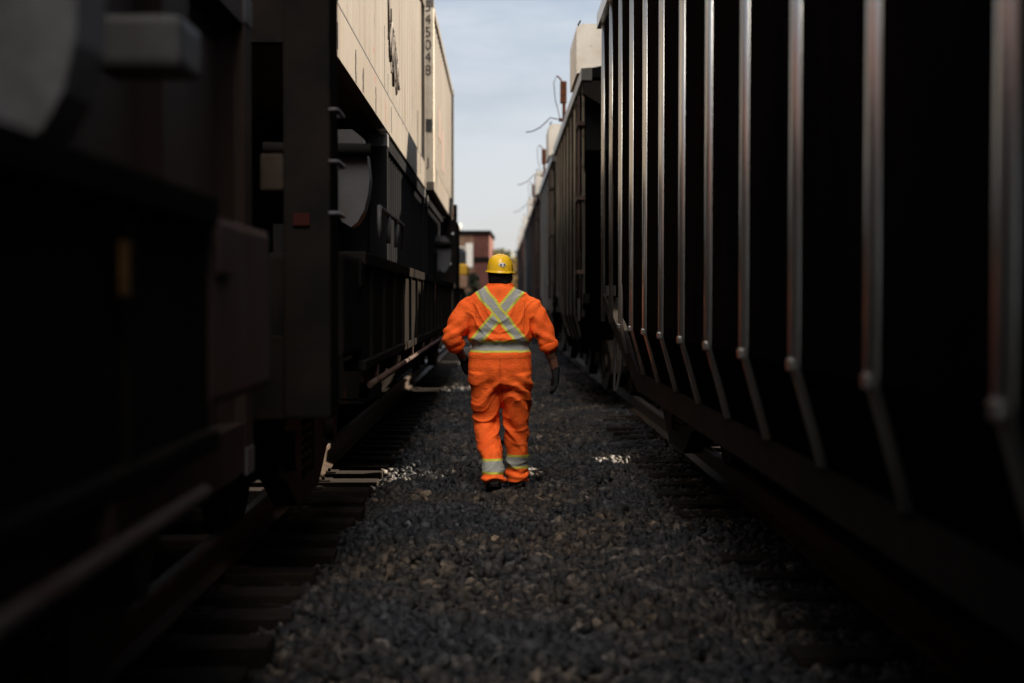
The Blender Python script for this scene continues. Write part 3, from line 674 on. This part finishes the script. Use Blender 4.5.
def coverall_mat():
    m, n, l, b = nodes('orange_coverall')
    t = n.new('ShaderNodeTexCoord'); s = n.new('ShaderNodeSeparateXYZ'); l.new(t.outputs['Object'], s.inputs[0])
    wn_ = n.new('ShaderNodeTexNoise'); wn_.inputs['Scale'].default_value = 9; wn_.inputs['Detail'].default_value = 3; l.new(t.outputs['Object'], wn_.inputs['Vector'])
    def mt(op, *a, clamp=False):
        k = n.new('ShaderNodeMath'); k.operation = op; k.use_clamp = clamp
        for i, v in enumerate(a):
            if isinstance(v, (int, float)): k.inputs[i].default_value = v
            else: l.new(v, k.inputs[i])
        return k.outputs[0]
    wob = mt('MULTIPLY', mt('SUBTRACT', wn_.outputs['Fac'], .5), .022)
    x = mt('ADD', s.outputs['X'], wob); z = mt('ADD', s.outputs['Z'], wob); y = s.outputs['Y']
    def lt(a, v): return mt('LESS_THAN', a, v)
    def gt(a, v): return mt('GREATER_THAN', a, v)
    def AND(*a):
        r = a[0]
        for q in a[1:]: r = mt('MULTIPLY', r, q)
        return r
    def OR(*a):
        r = a[0]
        for q in a[1:]: r = mt('MAXIMUM', r, q)
        return r
    back = lt(y, .02); front = gt(y, .0199)
    zone = AND(gt(z, 1.15), lt(z, 1.60))
    # diagonals across the back; straight braces at the front
    d1 = mt('ABSOLUTE', mt('SUBTRACT', x, mt('MULTIPLY_ADD', mt('SUBTRACT', 1.545, z), .80, -.140)))
    d2 = mt('ABSOLUTE', mt('SUBTRACT', x, mt('MULTIPLY_ADD', mt('SUBTRACT', 1.545, z), -.84, .135)))
    dv = mt('ABSOLUTE', mt('SUBTRACT', mt('ABSOLUTE', x), .135))
    def band(d, w): return lt(d, w)
    bz = mt('ABSOLUTE', mt('SUBTRACT', z, 1.125)); torso = lt(mt('ABSOLUTE', s.outputs['X']), .262)
    lz = mt('ABSOLUTE', mt('SUBTRACT', z, .215))
    grey = OR(AND(back, zone, OR(band(d1, .037), band(d2, .037))), AND(front, zone, band(dv, .028)), AND(torso, band(bz, .029)), band(lz, .037))
    yel = OR(AND(back, zone, OR(band(d1, .062), band(d2, .062))), AND(front, zone, band(dv, .044)), AND(torso, band(bz, .044)), band(lz, .056))
    # the strap running down to the right lies over the other one
    over = AND(back, zone, band(d1, .062)); grey1 = AND(back, zone, band(d1, .037))
    grey = mt('MULTIPLY', grey, mt('SUBTRACT', 1, mt('MULTIPLY', over, mt('SUBTRACT', 1, OR(grey1, AND(torso, band(bz, .029)))))))
    c = n.new('ShaderNodeTexNoise'); c.inputs['Scale'].default_value = 5; c.inputs['Detail'].default_value = 6; l.new(t.outputs['Object'], c.inputs['Vector'])
    om = n.new('ShaderNodeMix'); om.data_type = 'RGBA'; om.inputs['A'].default_value = (.98, .145, .020, 1); om.inputs['B'].default_value = (.80, .095, .014, 1)
    r1 = n.new('ShaderNodeMapRange'); r1.inputs['From Min'].default_value = .4; r1.inputs['From Max'].default_value = .7; l.new(c.outputs['Fac'], r1.inputs[0]); l.new(r1.outputs[0], om.inputs['Factor'])
    # soot and grease low on the legs and seat
    dn = n.new('ShaderNodeTexNoise'); dn.inputs['Scale'].default_value = 7; dn.inputs['Detail'].default_value = 8; l.new(t.outputs['Object'], dn.inputs['Vector'])
    dr = n.new('ShaderNodeMapRange'); dr.inputs['From Min'].default_value = .56; dr.inputs['From Max'].default_value = .74; l.new(dn.outputs['Fac'], dr.inputs[0])
    dm = n.new('ShaderNodeMix'); dm.data_type = 'RGBA'; l.new(mt('MULTIPLY', dr.outputs[0], .45), dm.inputs['Factor']); l.new(om.outputs['Result'], dm.inputs['A']); dm.inputs['B'].default_value = (.28, .05, .015, 1)
    # seams
    seam = OR(AND(back, lt(mt('ABSOLUTE', mt('SUBTRACT', mt('ABSOLUTE', x), .185)), .0028), AND(gt(z, 1.15), lt(z, 1.47))), AND(lt(mt('ABSOLUTE', mt('SUBTRACT', z, 1.035)), .0028), torso), AND(back, lt(mt('ABSOLUTE', s.outputs['X']), .0028), AND(gt(z, .80), lt(z, 1.04))))
    sm = n.new('ShaderNodeMix'); sm.data_type = 'RGBA'; l.new(mt('MULTIPLY', seam, .6), sm.inputs['Factor']); l.new(dm.outputs['Result'], sm.inputs['A']); sm.inputs['B'].default_value = (.35, .05, .01, 1)
    ym = n.new('ShaderNodeMix'); ym.data_type = 'RGBA'; l.new(yel, ym.inputs['Factor']); l.new(sm.outputs['Result'], ym.inputs['A']); ym.inputs['B'].default_value = (.50, .47, .07, 1)
    gm = n.new('ShaderNodeMix'); gm.data_type = 'RGBA'; l.new(grey, gm.inputs['Factor']); l.new(ym.outputs['Result'], gm.inputs['A']); gm.inputs['B'].default_value = (.30, .30, .275, 1)
    l.new(gm.outputs['Result'], b.inputs['Base Color'])
    b.inputs['Roughness'].default_value = .8; b.inputs['Specular IOR Level'].default_value = .2
    wv = n.new('ShaderNodeTexNoise'); wv.inputs['Scale'].default_value = 28; wv.inputs['Detail'].default_value = 5; wv.inputs['Distortion'].default_value = 1.2
    mpp = n.new('ShaderNodeMapping'); mpp.inputs['Scale'].default_value = (1, 1, 1.7); mpp.inputs['Rotation'].default_value = (0, .4, 0); l.new(t.outputs['Object'], mpp.inputs[0]); l.new(mpp.outputs[0], wv.inputs['Vector'])
    bu = n.new('ShaderNodeBump'); bu.inputs['Strength'].default_value = .55; bu.inputs['Distance'].default_value = .012
    l.new(mt('ADD', wv.outputs['Fac'], mt('MULTIPLY', OR(yel, seam), .35)), bu.inputs['Height']); l.new(bu.outputs[0], b.inputs['Normal'])
    return m
M['coverall'] = coverall_mat()

worker = empty('person', (PX, PY, 0)); tag(worker, 'worker walking away in orange reflective coverall, yellow hard hat and black gloves', 'person')
# joints
SHL, ELL, WRL = (-.255, 0.0, 1.435), (-.372, -.05, 1.185), (-.285, .12, 1.02)
SHR, ELR, WRR = (.255, 0.0, 1.430), (.365, -.03, 1.165), (.430, .02, .935)
HPL, KNL, ANL = (-.115, 0, .90), (-.110, .05, .51), (-.045, -.20, .135)
HPR, KNR, ANR = (.115, 0, .90), (.130, .10, .50), (.135, .19, .10)
def hand(mb, wrist, d, side, g=0.0, curl=.35):
    """palm, four unequal bent fingers and a thumb from the side of the palm"""
    w = Vector(wrist); d = Vector(d).normalized(); s_ = Vector(side).normalized(); s_ = (s_ - d * s_.dot(d)).normalized(); nrm = d.cross(s_)
    palm = [(*(w + d * 0.0), .030 + g, .022 + g), (*(w + d * .03), .036 + g, .022 + g), (*(w + d * .08), .042 + g, .019 + g), (*(w + d * .10), .040 + g, .016 + g)]
    vs = []
    for p in palm:
        c = Vector(p[:3])
        for k in range(16):
            t = 2 * math.pi * k / 16; vs.append(c + s_ * math.cos(t) * p[3] + nrm * math.sin(t) * p[4])
    fs = [(i * 16 + k, i * 16 + (k + 1) % 16, (i + 1) * 16 + (k + 1) % 16, (i + 1) * 16 + k) for i in range(3) for k in range(16)]
    fs += [tuple(range(16))[::-1], tuple(48 + k for k in range(16))]; mb.add(vs, fs, True)
    for off, ln, sp in ((-.031, .078, -.10), (-.0105, .090, -.03), (.0105, .084, .04), (.031, .066, .13)):
        p = w + d * .092 + s_ * off; dirn = (d + s_ * sp).normalized(); pts = [p]; a = curl * .5
        for q in (.42, .32, .26):
            dd = (dirn * math.cos(a) + nrm * math.sin(a)); p = p + dd * ln * q; pts.append(p); a += curl
        rchain(mb, [tuple(x) for x in pts], [.0100 + g, .0095 + g, .0088 + g, .0078 + g], 10)
    p = w + d * .028 - s_ * .030; dd = (d * .75 - s_ * .62 + nrm * .25).normalized()
    p2 = p + dd * .040; p3 = p2 + (d * .93 - s_ * .25 + nrm * .25).normalized() * .034; p4 = p3 + (d + nrm * .3).normalized() * .024
    rchain(mb, [tuple(x) for x in (p, p2, p3, p4)], [.015 + g, .0125 + g, .011 + g, .009 + g], 10)
def dv(a, b): return (Vector(b) - Vector(a)).normalized()
HDL, HDR = Vector((.15, .75, -.45)), Vector((.04, .05, -1.0))
body = MB()
ball(body, (0, .01, 1.705), .078, .098, .118, 20, 14); ball(body, (0, .065, 1.625), .045, .045, .045)        # skull, jaw
body.prism([(.095, 1.72), (.128, 1.675), (.10, 1.668)], 'x', -.012, .012)                                   # nose
for s in (-1, 1): ball(body, (s * .079, .0, 1.70), .012, .022, .034, 10, 8); ball(body, (s * .03, .098, 1.725), .014, .010, .010, 10, 6)
ball(body, (0, .104, 1.640), .024, .010, .009, 10, 6)
ell_chain(body, [(0, -.01, 1.66, .062), (0, -.012, 1.56, .064), (0, -.01, 1.50, .09)])
ell_chain(body, [(0, 0, 1.53, .09, .075), (0, 0, 1.47, .19, .11), (0, 0, 1.35, .205, .135), (0, .01, 1.15, .185, .135), (0, 0, 1.0, .195, .14), (0, 0, .86, .185, .13)], 28)
rchain(body, [SHL, ELL, WRL], [.062, .046, .031]); rchain(body, [SHR, ELR, WRR], [.062, .046, .031])
ball(body, tuple(Vector(ELR) * .62 + Vector(WRR) * .38), .047, .047, .07); ball(body, tuple(Vector(ELL) * .62 + Vector(WRL) * .38), .047, .06, .047)
for h_, k_, a_, ty in ((HPL, KNL, ANL, .1), (HPR, KNR, ANR, .1)):
    rchain(body, [h_, k_, a_], [.088, .060, .040]); ell_chain(body, [(a_[0], a_[1] - .02, a_[2] - .04, .04), (a_[0], a_[1] + .13, .045, .03)])
hand(body, WRL, HDL, (.2, .2, 1)); hand(body, WRR, HDR, (0, -1, 0))
remesh(body, 'body', .006, M['skin'], worker, 3)

cov = MB()
ell_chain(cov, [(0, -.005, 1.60, .082, .080), (0, -.01, 1.572, .120, .105), (0, -.01, 1.545, .185, .112), (0, -.005, 1.49, .255, .128), (0, 0, 1.40, .250, .152), (0, .005, 1.30, .252, .168),
                (0, .01, 1.20, .242, .172), (0, .01, 1.125, .234, .168), (0, .01, 1.04, .240, .172), (0, 0, .95, .248, .172), (0, 0, .87, .238, .160), (0, 0, .80, .19, .125)], 36)
rchain(cov, [(-.235, 0, 1.415), (-.30, -.01, 1.34), ELL, tuple(Vector(ELL) * .72 + Vector(WRL) * .28)], [.094, .088, .076, .070], 20)
rchain(cov, [(.235, 0, 1.41), (.295, -.01, 1.33), ELR, tuple(Vector(ELR) * .84 + Vector(WRR) * .16)], [.094, .086, .072, .068], 20)
def leg_chain(hp, kn, an, r0):
    H, K, A = Vector(hp), Vector(kn), Vector(an); up = Vector((0, 0, 1))
    ell_chain(cov, [(H.x, H.y, .93, .135, .150), (*(H * .8 + K * .2), .132, .140), (*(H * .5 + K * .5), .118, .125), (*K, .099, .102), (*(K * .5 + A * .5), .090, .096), (*(K * .15 + A * .85), .086, .093), (A.x, A.y - .01, A.z - .045, .089, .104)], 26)
leg_chain(HPL, KNL, ANL, 0); leg_chain(HPR, KNR, ANR, 0)
def folds(c):
    v = Vector(c); n1 = noise.noise(v * 6.0); n2 = noise.noise(v * 13.0 + Vector((5, 1, 2)))
    d = .004 * n1 + .003 * n2
    x, y, z = c
    w = noise.noise(v * 4 + Vector((9, 0, 3)))
    if abs(x) < .28 and z > .74:
        # blouse over the waistband, creases across the small of the back and seat
        d += .012 * math.exp(-((z - 1.19) / .035) ** 2) - .012 * math.exp(-((z - 1.125) / .032) ** 2) + .006 * math.exp(-((z - 1.06) / .03) ** 2)
        d += .0045 * math.sin(55 * z + 5 * w + 8 * abs(x)) * math.exp(-((z - 1.25) / .07) ** 2)
        d += .006 * math.sin(38 * (z + .7 * abs(x)) + 6 * w) * math.exp(-((z - .82) / .07) ** 2)
        d -= .014 * math.exp(-(x / .018) ** 2) * math.exp(-((z - .86) / .07) ** 2) * (1 if y < 0 else .3)
    if z <= .80:
        s = -1 if x < .03 else 1
        d += .007 * math.sin(34 * (z + s * .9 * (x - s * .1)) + 7 * w) * (math.exp(-((z - .70) / .10) ** 2) + .9 * math.exp(-((z - .47) / .08) ** 2))
        d += .010 * math.sin(62 * z + 6 * w + 6 * x) * math.exp(-((z - .11) / .05) ** 2)
        d += .006 * math.sin(25 * z + 9 * w + 12 * x * s) * math.exp(-((z - .32) / .08) ** 2)
    if abs(x) > .24 and z > 1.05:
        d += .005 * math.sin(70 * (z + .5 * abs(x)) + 6 * w) * math.exp(-((z - 1.22) / .09) ** 2) + .003 * math.sin(40 * (z - abs(x)) + 5 * w)
    u = z + .55 * x * (1 if x > 0 else -1); rd = 1 - abs(math.sin(17 * u + 3.5 * w + 1.2)); rd2 = 1 - abs(math.sin(29 * (z - .5 * x) + 5 * w))
    lower = 1 / (1 + math.exp((z - .84) / .04)); d += lower * (.0085 * rd ** 2.2 + .006 * rd2 ** 3 - .004)
    if z > 1.16 and abs(x) < .26: d += .008 * (1 - abs(math.sin(20 * (z - .8 * abs(x)) + 4 * w))) ** 3
    return d * 1.2
remesh(cov, 'coverall', .0085, M['coverall'], worker, 3, folds)
col = MB(); pr = []
for i, (r_, z) in enumerate(((.090, 1.560), (.104, 1.562), (.096, 1.606), (.084, 1.610), (.082, 1.58))):
    pr.append((r_, z))
n_ = 32; vs = []
for k in range(n_):
    t = 2 * math.pi * k / n_
    for (r_, z) in pr: vs.append((r_ * 1.08 * math.cos(t), -.008 + r_ * .98 * math.sin(t), z - .03 * max(0, math.sin(t))))
m_ = len(pr); col.add(vs, [(k * m_ + i, ((k + 1) % n_) * m_ + i, ((k + 1) % n_) * m_ + (i + 1) % m_, k * m_ + (i + 1) % m_) for k in range(n_) for i in range(m_)], True)
M['plain_orange'] = pmat('orange_cloth', (.98, .145, .020), (.80, .095, .014), rough=.8, bump=.4, bscale=30, spec=.1)
col.build('collar', M['plain_orange'], worker)
for (e, w, t) in ((ELL, WRL, .30), (ELR, WRR, .17)):
    c = Vector(e) * (1 - t) + Vector(w) * t; d = dv(e, w); cf = MB()
    ell_chain(cf, [(*(c - d * .035), .066), (*(c - d * .03), .074), (*(c + d * .0), .077), (*(c + d * .022), .074), (*(c + d * .026), .062)], 24)
    remesh(cf, 'cuff', .007, M['plain_orange'], worker, 2, lambda c_: .005 * noise.noise(Vector(c_) * 16))
for wr, hd, sd in ((WRL, HDL, (.2, .2, 1)), (WRR, HDR, (0, -1, 0))):
    gl = MB(); hand(gl, wr, hd, sd, .0085); d = Vector(hd).normalized(); ell_chain(gl, [(*(Vector(wr) - d * .03), .037), (*(Vector(wr) + d * .01), .036)], 16)
    remesh(gl, 'glove', .0045, M['glove'], worker, 2)
for a_, tilt in ((ANL, 0), (ANR, 0)):
    bt = MB(); x, y = a_[0], a_[1]
    ell_chain(bt, [(x, y - .01, .155, .055, .062), (x, y - .005, .08, .055, .068), (x, y + .0, .03, .052, .075)], 18)
    ell_chain(bt, [(x, y - .085, .050, .044, .040), (x, y - .05, .052, .050, .048), (x, y + .08, .048, .054, .044), (x, y + .17, .042, .052, .036), (x, y + .21, .036, .035, .026)], 18)
    b_ = remesh(bt, 'boot', .007, M['boot'], worker, 2)
    lift = a_ is ANL
    so = MB(); prof = []
    for k in range(20):
        t = 2 * math.pi * k / 20; prof.append((x + .058 * math.cos(t) * (1 - .12 * math.sin(t)), y + .065 + .158 * math.sin(t)))
    so.prism(prof, 'z', .0, .022); s_o = so.build('sole', M['black'], b_)
    if lift:
        pv = Vector((x, y + .15, .01)); T_ = Matrix.Translation(pv) @ Matrix.Rotation(R(-17), 4, 'X') @ Matrix.Translation(-pv)
        b_.data.transform(T_); s_o.data.transform(T_)
# hair and dark neck
hr = MB(); ball(hr, (0, -.012, 1.69), .092, .102, .095, 20, 12); ell_chain(hr, [(0, -.03, 1.70, .094, .086), (0, -.034, 1.65, .097, .080), (0, -.034, 1.61, .088, .070), (0, -.03, 1.575, .074, .060)], 20)
remesh(hr, 'hair', .007, M['hair'], worker, 2, lambda c: .009 * noise.noise(Vector(c) * 26) + .004 * noise.noise(Vector(c) * 60))
# hard hat
hh = MB(); prof = [(.001, .150), (.030, .149), (.060, .139), (.085, .118), (.102, .088), (.110, .050), (.113, .015), (.114, .004), (.127, -.001), (.128, -.007), (.112, -.006), (.104, .02), (.08, .10), (.001, .135)]
n_ = 40; vs = []
for k in range(n_):
    t = 2 * math.pi * k / n_; cx, sy = math.cos(t), math.sin(t); br = 1 + (.10 * max(0, sy))
    for i, (r_, z) in enumerate(prof):
        rr_ = r_ * (br if 7 < i < 11 else 1); rid = .004 * math.exp(-(abs(cx) / .10) ** 2) * (1 if i < 5 else 0)
        vs.append((rr_ * cx * 1.0, rr_ * sy * 1.20, z + rid))
m_ = len(prof); hh.add(vs, [(k * m_ + i, ((k + 1) % n_) * m_ + i, ((k + 1) % n_) * m_ + i + 1, k * m_ + i + 1) for k in range(n_) for i in range(m_ - 1)], True)
ridge = MB()
hat = hh.build('hard_hat', M['helmet'], worker); hat.location = (0, -.003, 1.700); hat.rotation_euler = (R(4), R(2), 0); hat.scale = (.90, .92, .90)
rd = MB()
for off in (-.022, 0, .022): rd.tube([(off, -.128 * math.cos(a * .1963) * .98, .146 * math.sin(a * .1963) + .004) for a in range(4, 13)], .0055, 6)
rd.build('ridge', M['helmet'], hat)
st = MB()
def on_hat(u, v):                                  # point on the back of the dome
    z = .045 + v; rr_ = np.interp(z, [.015, .05, .088, .118], [.113, .110, .102, .085]); a = -math.pi / 2 + u / .11
    return (rr_ * math.cos(a), rr_ * math.sin(a) * 1.20, z)
def patch(mb, cu, cv, ru, rv, lift, n=20):
    vs = []
    for s_ in (lift, lift - .002):
        vs.append(tuple(np.array(on_hat(cu, cv)) * (1 + s_ / .12)))
        for k in range(n):
            t = 2 * math.pi * k / n; vs.append(tuple(np.array(on_hat(cu + ru * math.cos(t), cv + rv * math.sin(t))) * np.array((1 + s_ / .12, 1 + s_ / .12, 1))))
    fs = [(0, 1 + k, 1 + (k + 1) % n) for k in range(n)] + [(n + 1, n + 2 + (k + 1) % n, n + 2 + k) for k in range(n)]
    mb.add(vs, fs)
patch(st, .018, .02, .032, .016, .0035); sk = st.build('sticker', M['reflector'], hat)
s2 = MB(); patch(s2, .036, .02, .009, .009, .0055); patch(s2, .006, .022, .010, .004, .0055); patch(s2, .008, .012, .010, .003, .0055); s2.build('sticker_print', M['ink'], sk)

# ------------------------------------------------------------------ background: yard building, machine, shrub, trees
M['brick'] = pmat('red_brown_cladding', (.13, .052, .04), (.09, .035, .027), rough=.8, stretch=(2, 2, .5))
M['tan'] = pmat('tan_wall', (.24, .15, .095), (.14, .07, .045), rough=.8, scale=2)
M['pale'] = pmat('pale_wall', (.75, .70, .62), rough=.6)
M['glass'] = pmat('dark_glass', (.02, .025, .03), rough=.15, bump=0)
bd = empty('yard_building', (-2.35, 62, 0), R(-1.5)); tag(bd, 'red brown flat roofed building with pale door at the far end of the tracks', 'building')
MB().box(-3.4, 1.2, 0, .3, 0, 4.35).build('front_wall', M['tan'], bd)
MB().box(1.202, 1.88, .0, 6, 0, 4.35).build('wall', M['brick'], bd)
MB().box(-3.4, 1.2, .302, 6, 0, 4.34).build('wall', M['brick'], bd)
MB().box(-3.5, 1.95, -.1, 6.1, 4.352, 4.50).build('roof', M['black'], bd)
MB().box(1.19, 1.90, -.05, -.003, 3.15, 3.35).build('band', M['black'], bd)
MB().box(.86, 1.16, -.06, -.005, 2.9, 3.95).build('door', M['pale'], bd)
wf = MB().box(.40, .78, -.05, -.004, 2.9, 3.75).build('window', M['glass'], bd)
MB().box(.37, .40, -.07, -.002, 2.85, 3.8).box(.78, .81, -.07, -.002, 2.85, 3.8).box(.40, .78, -.07, -.002, 2.85, 2.9).box(.40, .78, -.07, -.002, 3.75, 3.8).build('frame', M['pale'], wf)
MB().tube([(.5, 1, 4.48), (.5, 1, 4.85)], .10, 10).build('vent', M['pale'], bd)
lo = empty('track_machine', (-2.0, 50, 0)); tag(lo, 'small yellow track machine parked in front of the building', 'vehicle')
MB().box(-.9, .85, 0, 3.2, 2.36, 2.74, .06).build('hood', M['yellow'], lo)
MB().box(-.9, .85, -.1, 3.4, 1.90, 2.35, .04).build('body', M['tan'], lo)
MB().box(-.8, .75, 2.0, 3.1, 2.76, 3.3, .05).build('cab', M['glass'], lo)
for y in (.6, 2.7):
    for s in (-1, 1): MB().tube([(s * .70, y, .62), (s * .82, y, .62)], .37, 20).build('wheel', M['wheel'], lo)
MB().box(-.7, .7, .1, 3.1, .6, 1.89).build('frame', M['black'], lo)

def leaf_mat(name, c1, c2):
    m, n, l, b = nodes(name); g_ = n.new('ShaderNodeNewGeometry'); r = n.new('ShaderNodeMix'); r.data_type = 'RGBA'
    l.new(g_.outputs['Random Per Island'], r.inputs['Factor']); r.inputs['A'].default_value = (*c1, 1); r.inputs['B'].default_value = (*c2, 1)
    l.new(r.outputs['Result'], b.inputs['Base Color']); b.inputs['Roughness'].default_value = .7; return m
M['leaf_y'] = leaf_mat('autumn_leaf', (.17, .10, .02), (.30, .19, .05)); M['leaf_g'] = leaf_mat('dark_leaf', (.012, .018, .008), (.03, .04, .015)); M['leaf_o'] = leaf_mat('olive_leaf', (.07, .08, .025), (.14, .12, .04))
M['bark'] = pmat('bark', (.06, .045, .035), rough=.9)
def tree(x, y, h, w, leaf, label, name='tree', nl=1500, ls=.3, group='trees at the far end of the yard', cat='tree'):
    t = empty(name, (x, y, 0)); tag(t, label, cat, group); r_ = random.Random(int(x * 7 + y)); tk = MB()
    tk.tube([(0, 0, -.1), (.02 * h, 0, h * .3), (0, .02 * h, h * .6), (.01 * h, 0, h * .85)], [.035 * h * .5, .028 * h * .5, .016 * h * .5, .01], 8)
    cl_ = []
    for k in range(9):
        a = r_.uniform(0, 6.28); hh_ = h * r_.uniform(.35, .9); rad = w * .5 * r_.uniform(.3, .85) * (1.25 - hh_ / h)
        p = (rad * math.cos(a), rad * math.sin(a), hh_); cl_.append((p, w * r_.uniform(.16, .28))); tk.tube([(0, 0, hh_ * .7), (p[0] * .5, p[1] * .5, hh_ * .88), p], [.006 * h, .004 * h, .002 * h], 5)
    tk.build('trunk', M['bark'], t)
    lf = MB()
    for k in range(nl):
        c, rr_ = r_.choice(cl_); d = Vector((r_.gauss(0, 1), r_.gauss(0, 1), r_.gauss(0, .8))).normalized() * rr_ * r_.random() ** .4
        p = Vector(c) + d; u = Vector((r_.uniform(-1, 1), r_.uniform(-1, 1), r_.uniform(-1, 1))).normalized(); v = u.cross(Vector((r_.uniform(-1, 1), r_.uniform(-1, 1), r_.uniform(-1, 1)))).normalized(); s = ls * r_.uniform(.6, 1.2)
        lf.add([p - u * s, p + v * s * .6, p + u * s, p - v * s * .6], [(0, 1, 2, 3)])
    lf.build('crown', leaf, t, fix=False); return t
tree(-1.12, 57, 3.1, 1.0, M['leaf_g'], 'dark narrow evergreen shrub before the pale door of the far building', 'evergreen_shrub', 900, .09, None, 'shrub')
for (x, y, h, w, lf, lb) in ((-3.2, 175, 7.2, 9, 'leaf_y', 'yellowish tree at the far end, close against the building'), (.6, 185, 8.2, 8, 'leaf_o', 'taller olive tree in the middle of the far end of the yard'), (4.5, 178, 7.0, 9, 'leaf_y', 'yellow tree nearest the hopper train at the far end'), (-11, 190, 7.5, 10, 'leaf_o', 'olive tree half behind the far building'), (10.5, 195, 8, 11, 'leaf_y', 'yellow tree hidden mostly behind the far hopper cars')):
    tree(x, y, h, w, M[lf], lb, nl=2200, ls=.42)
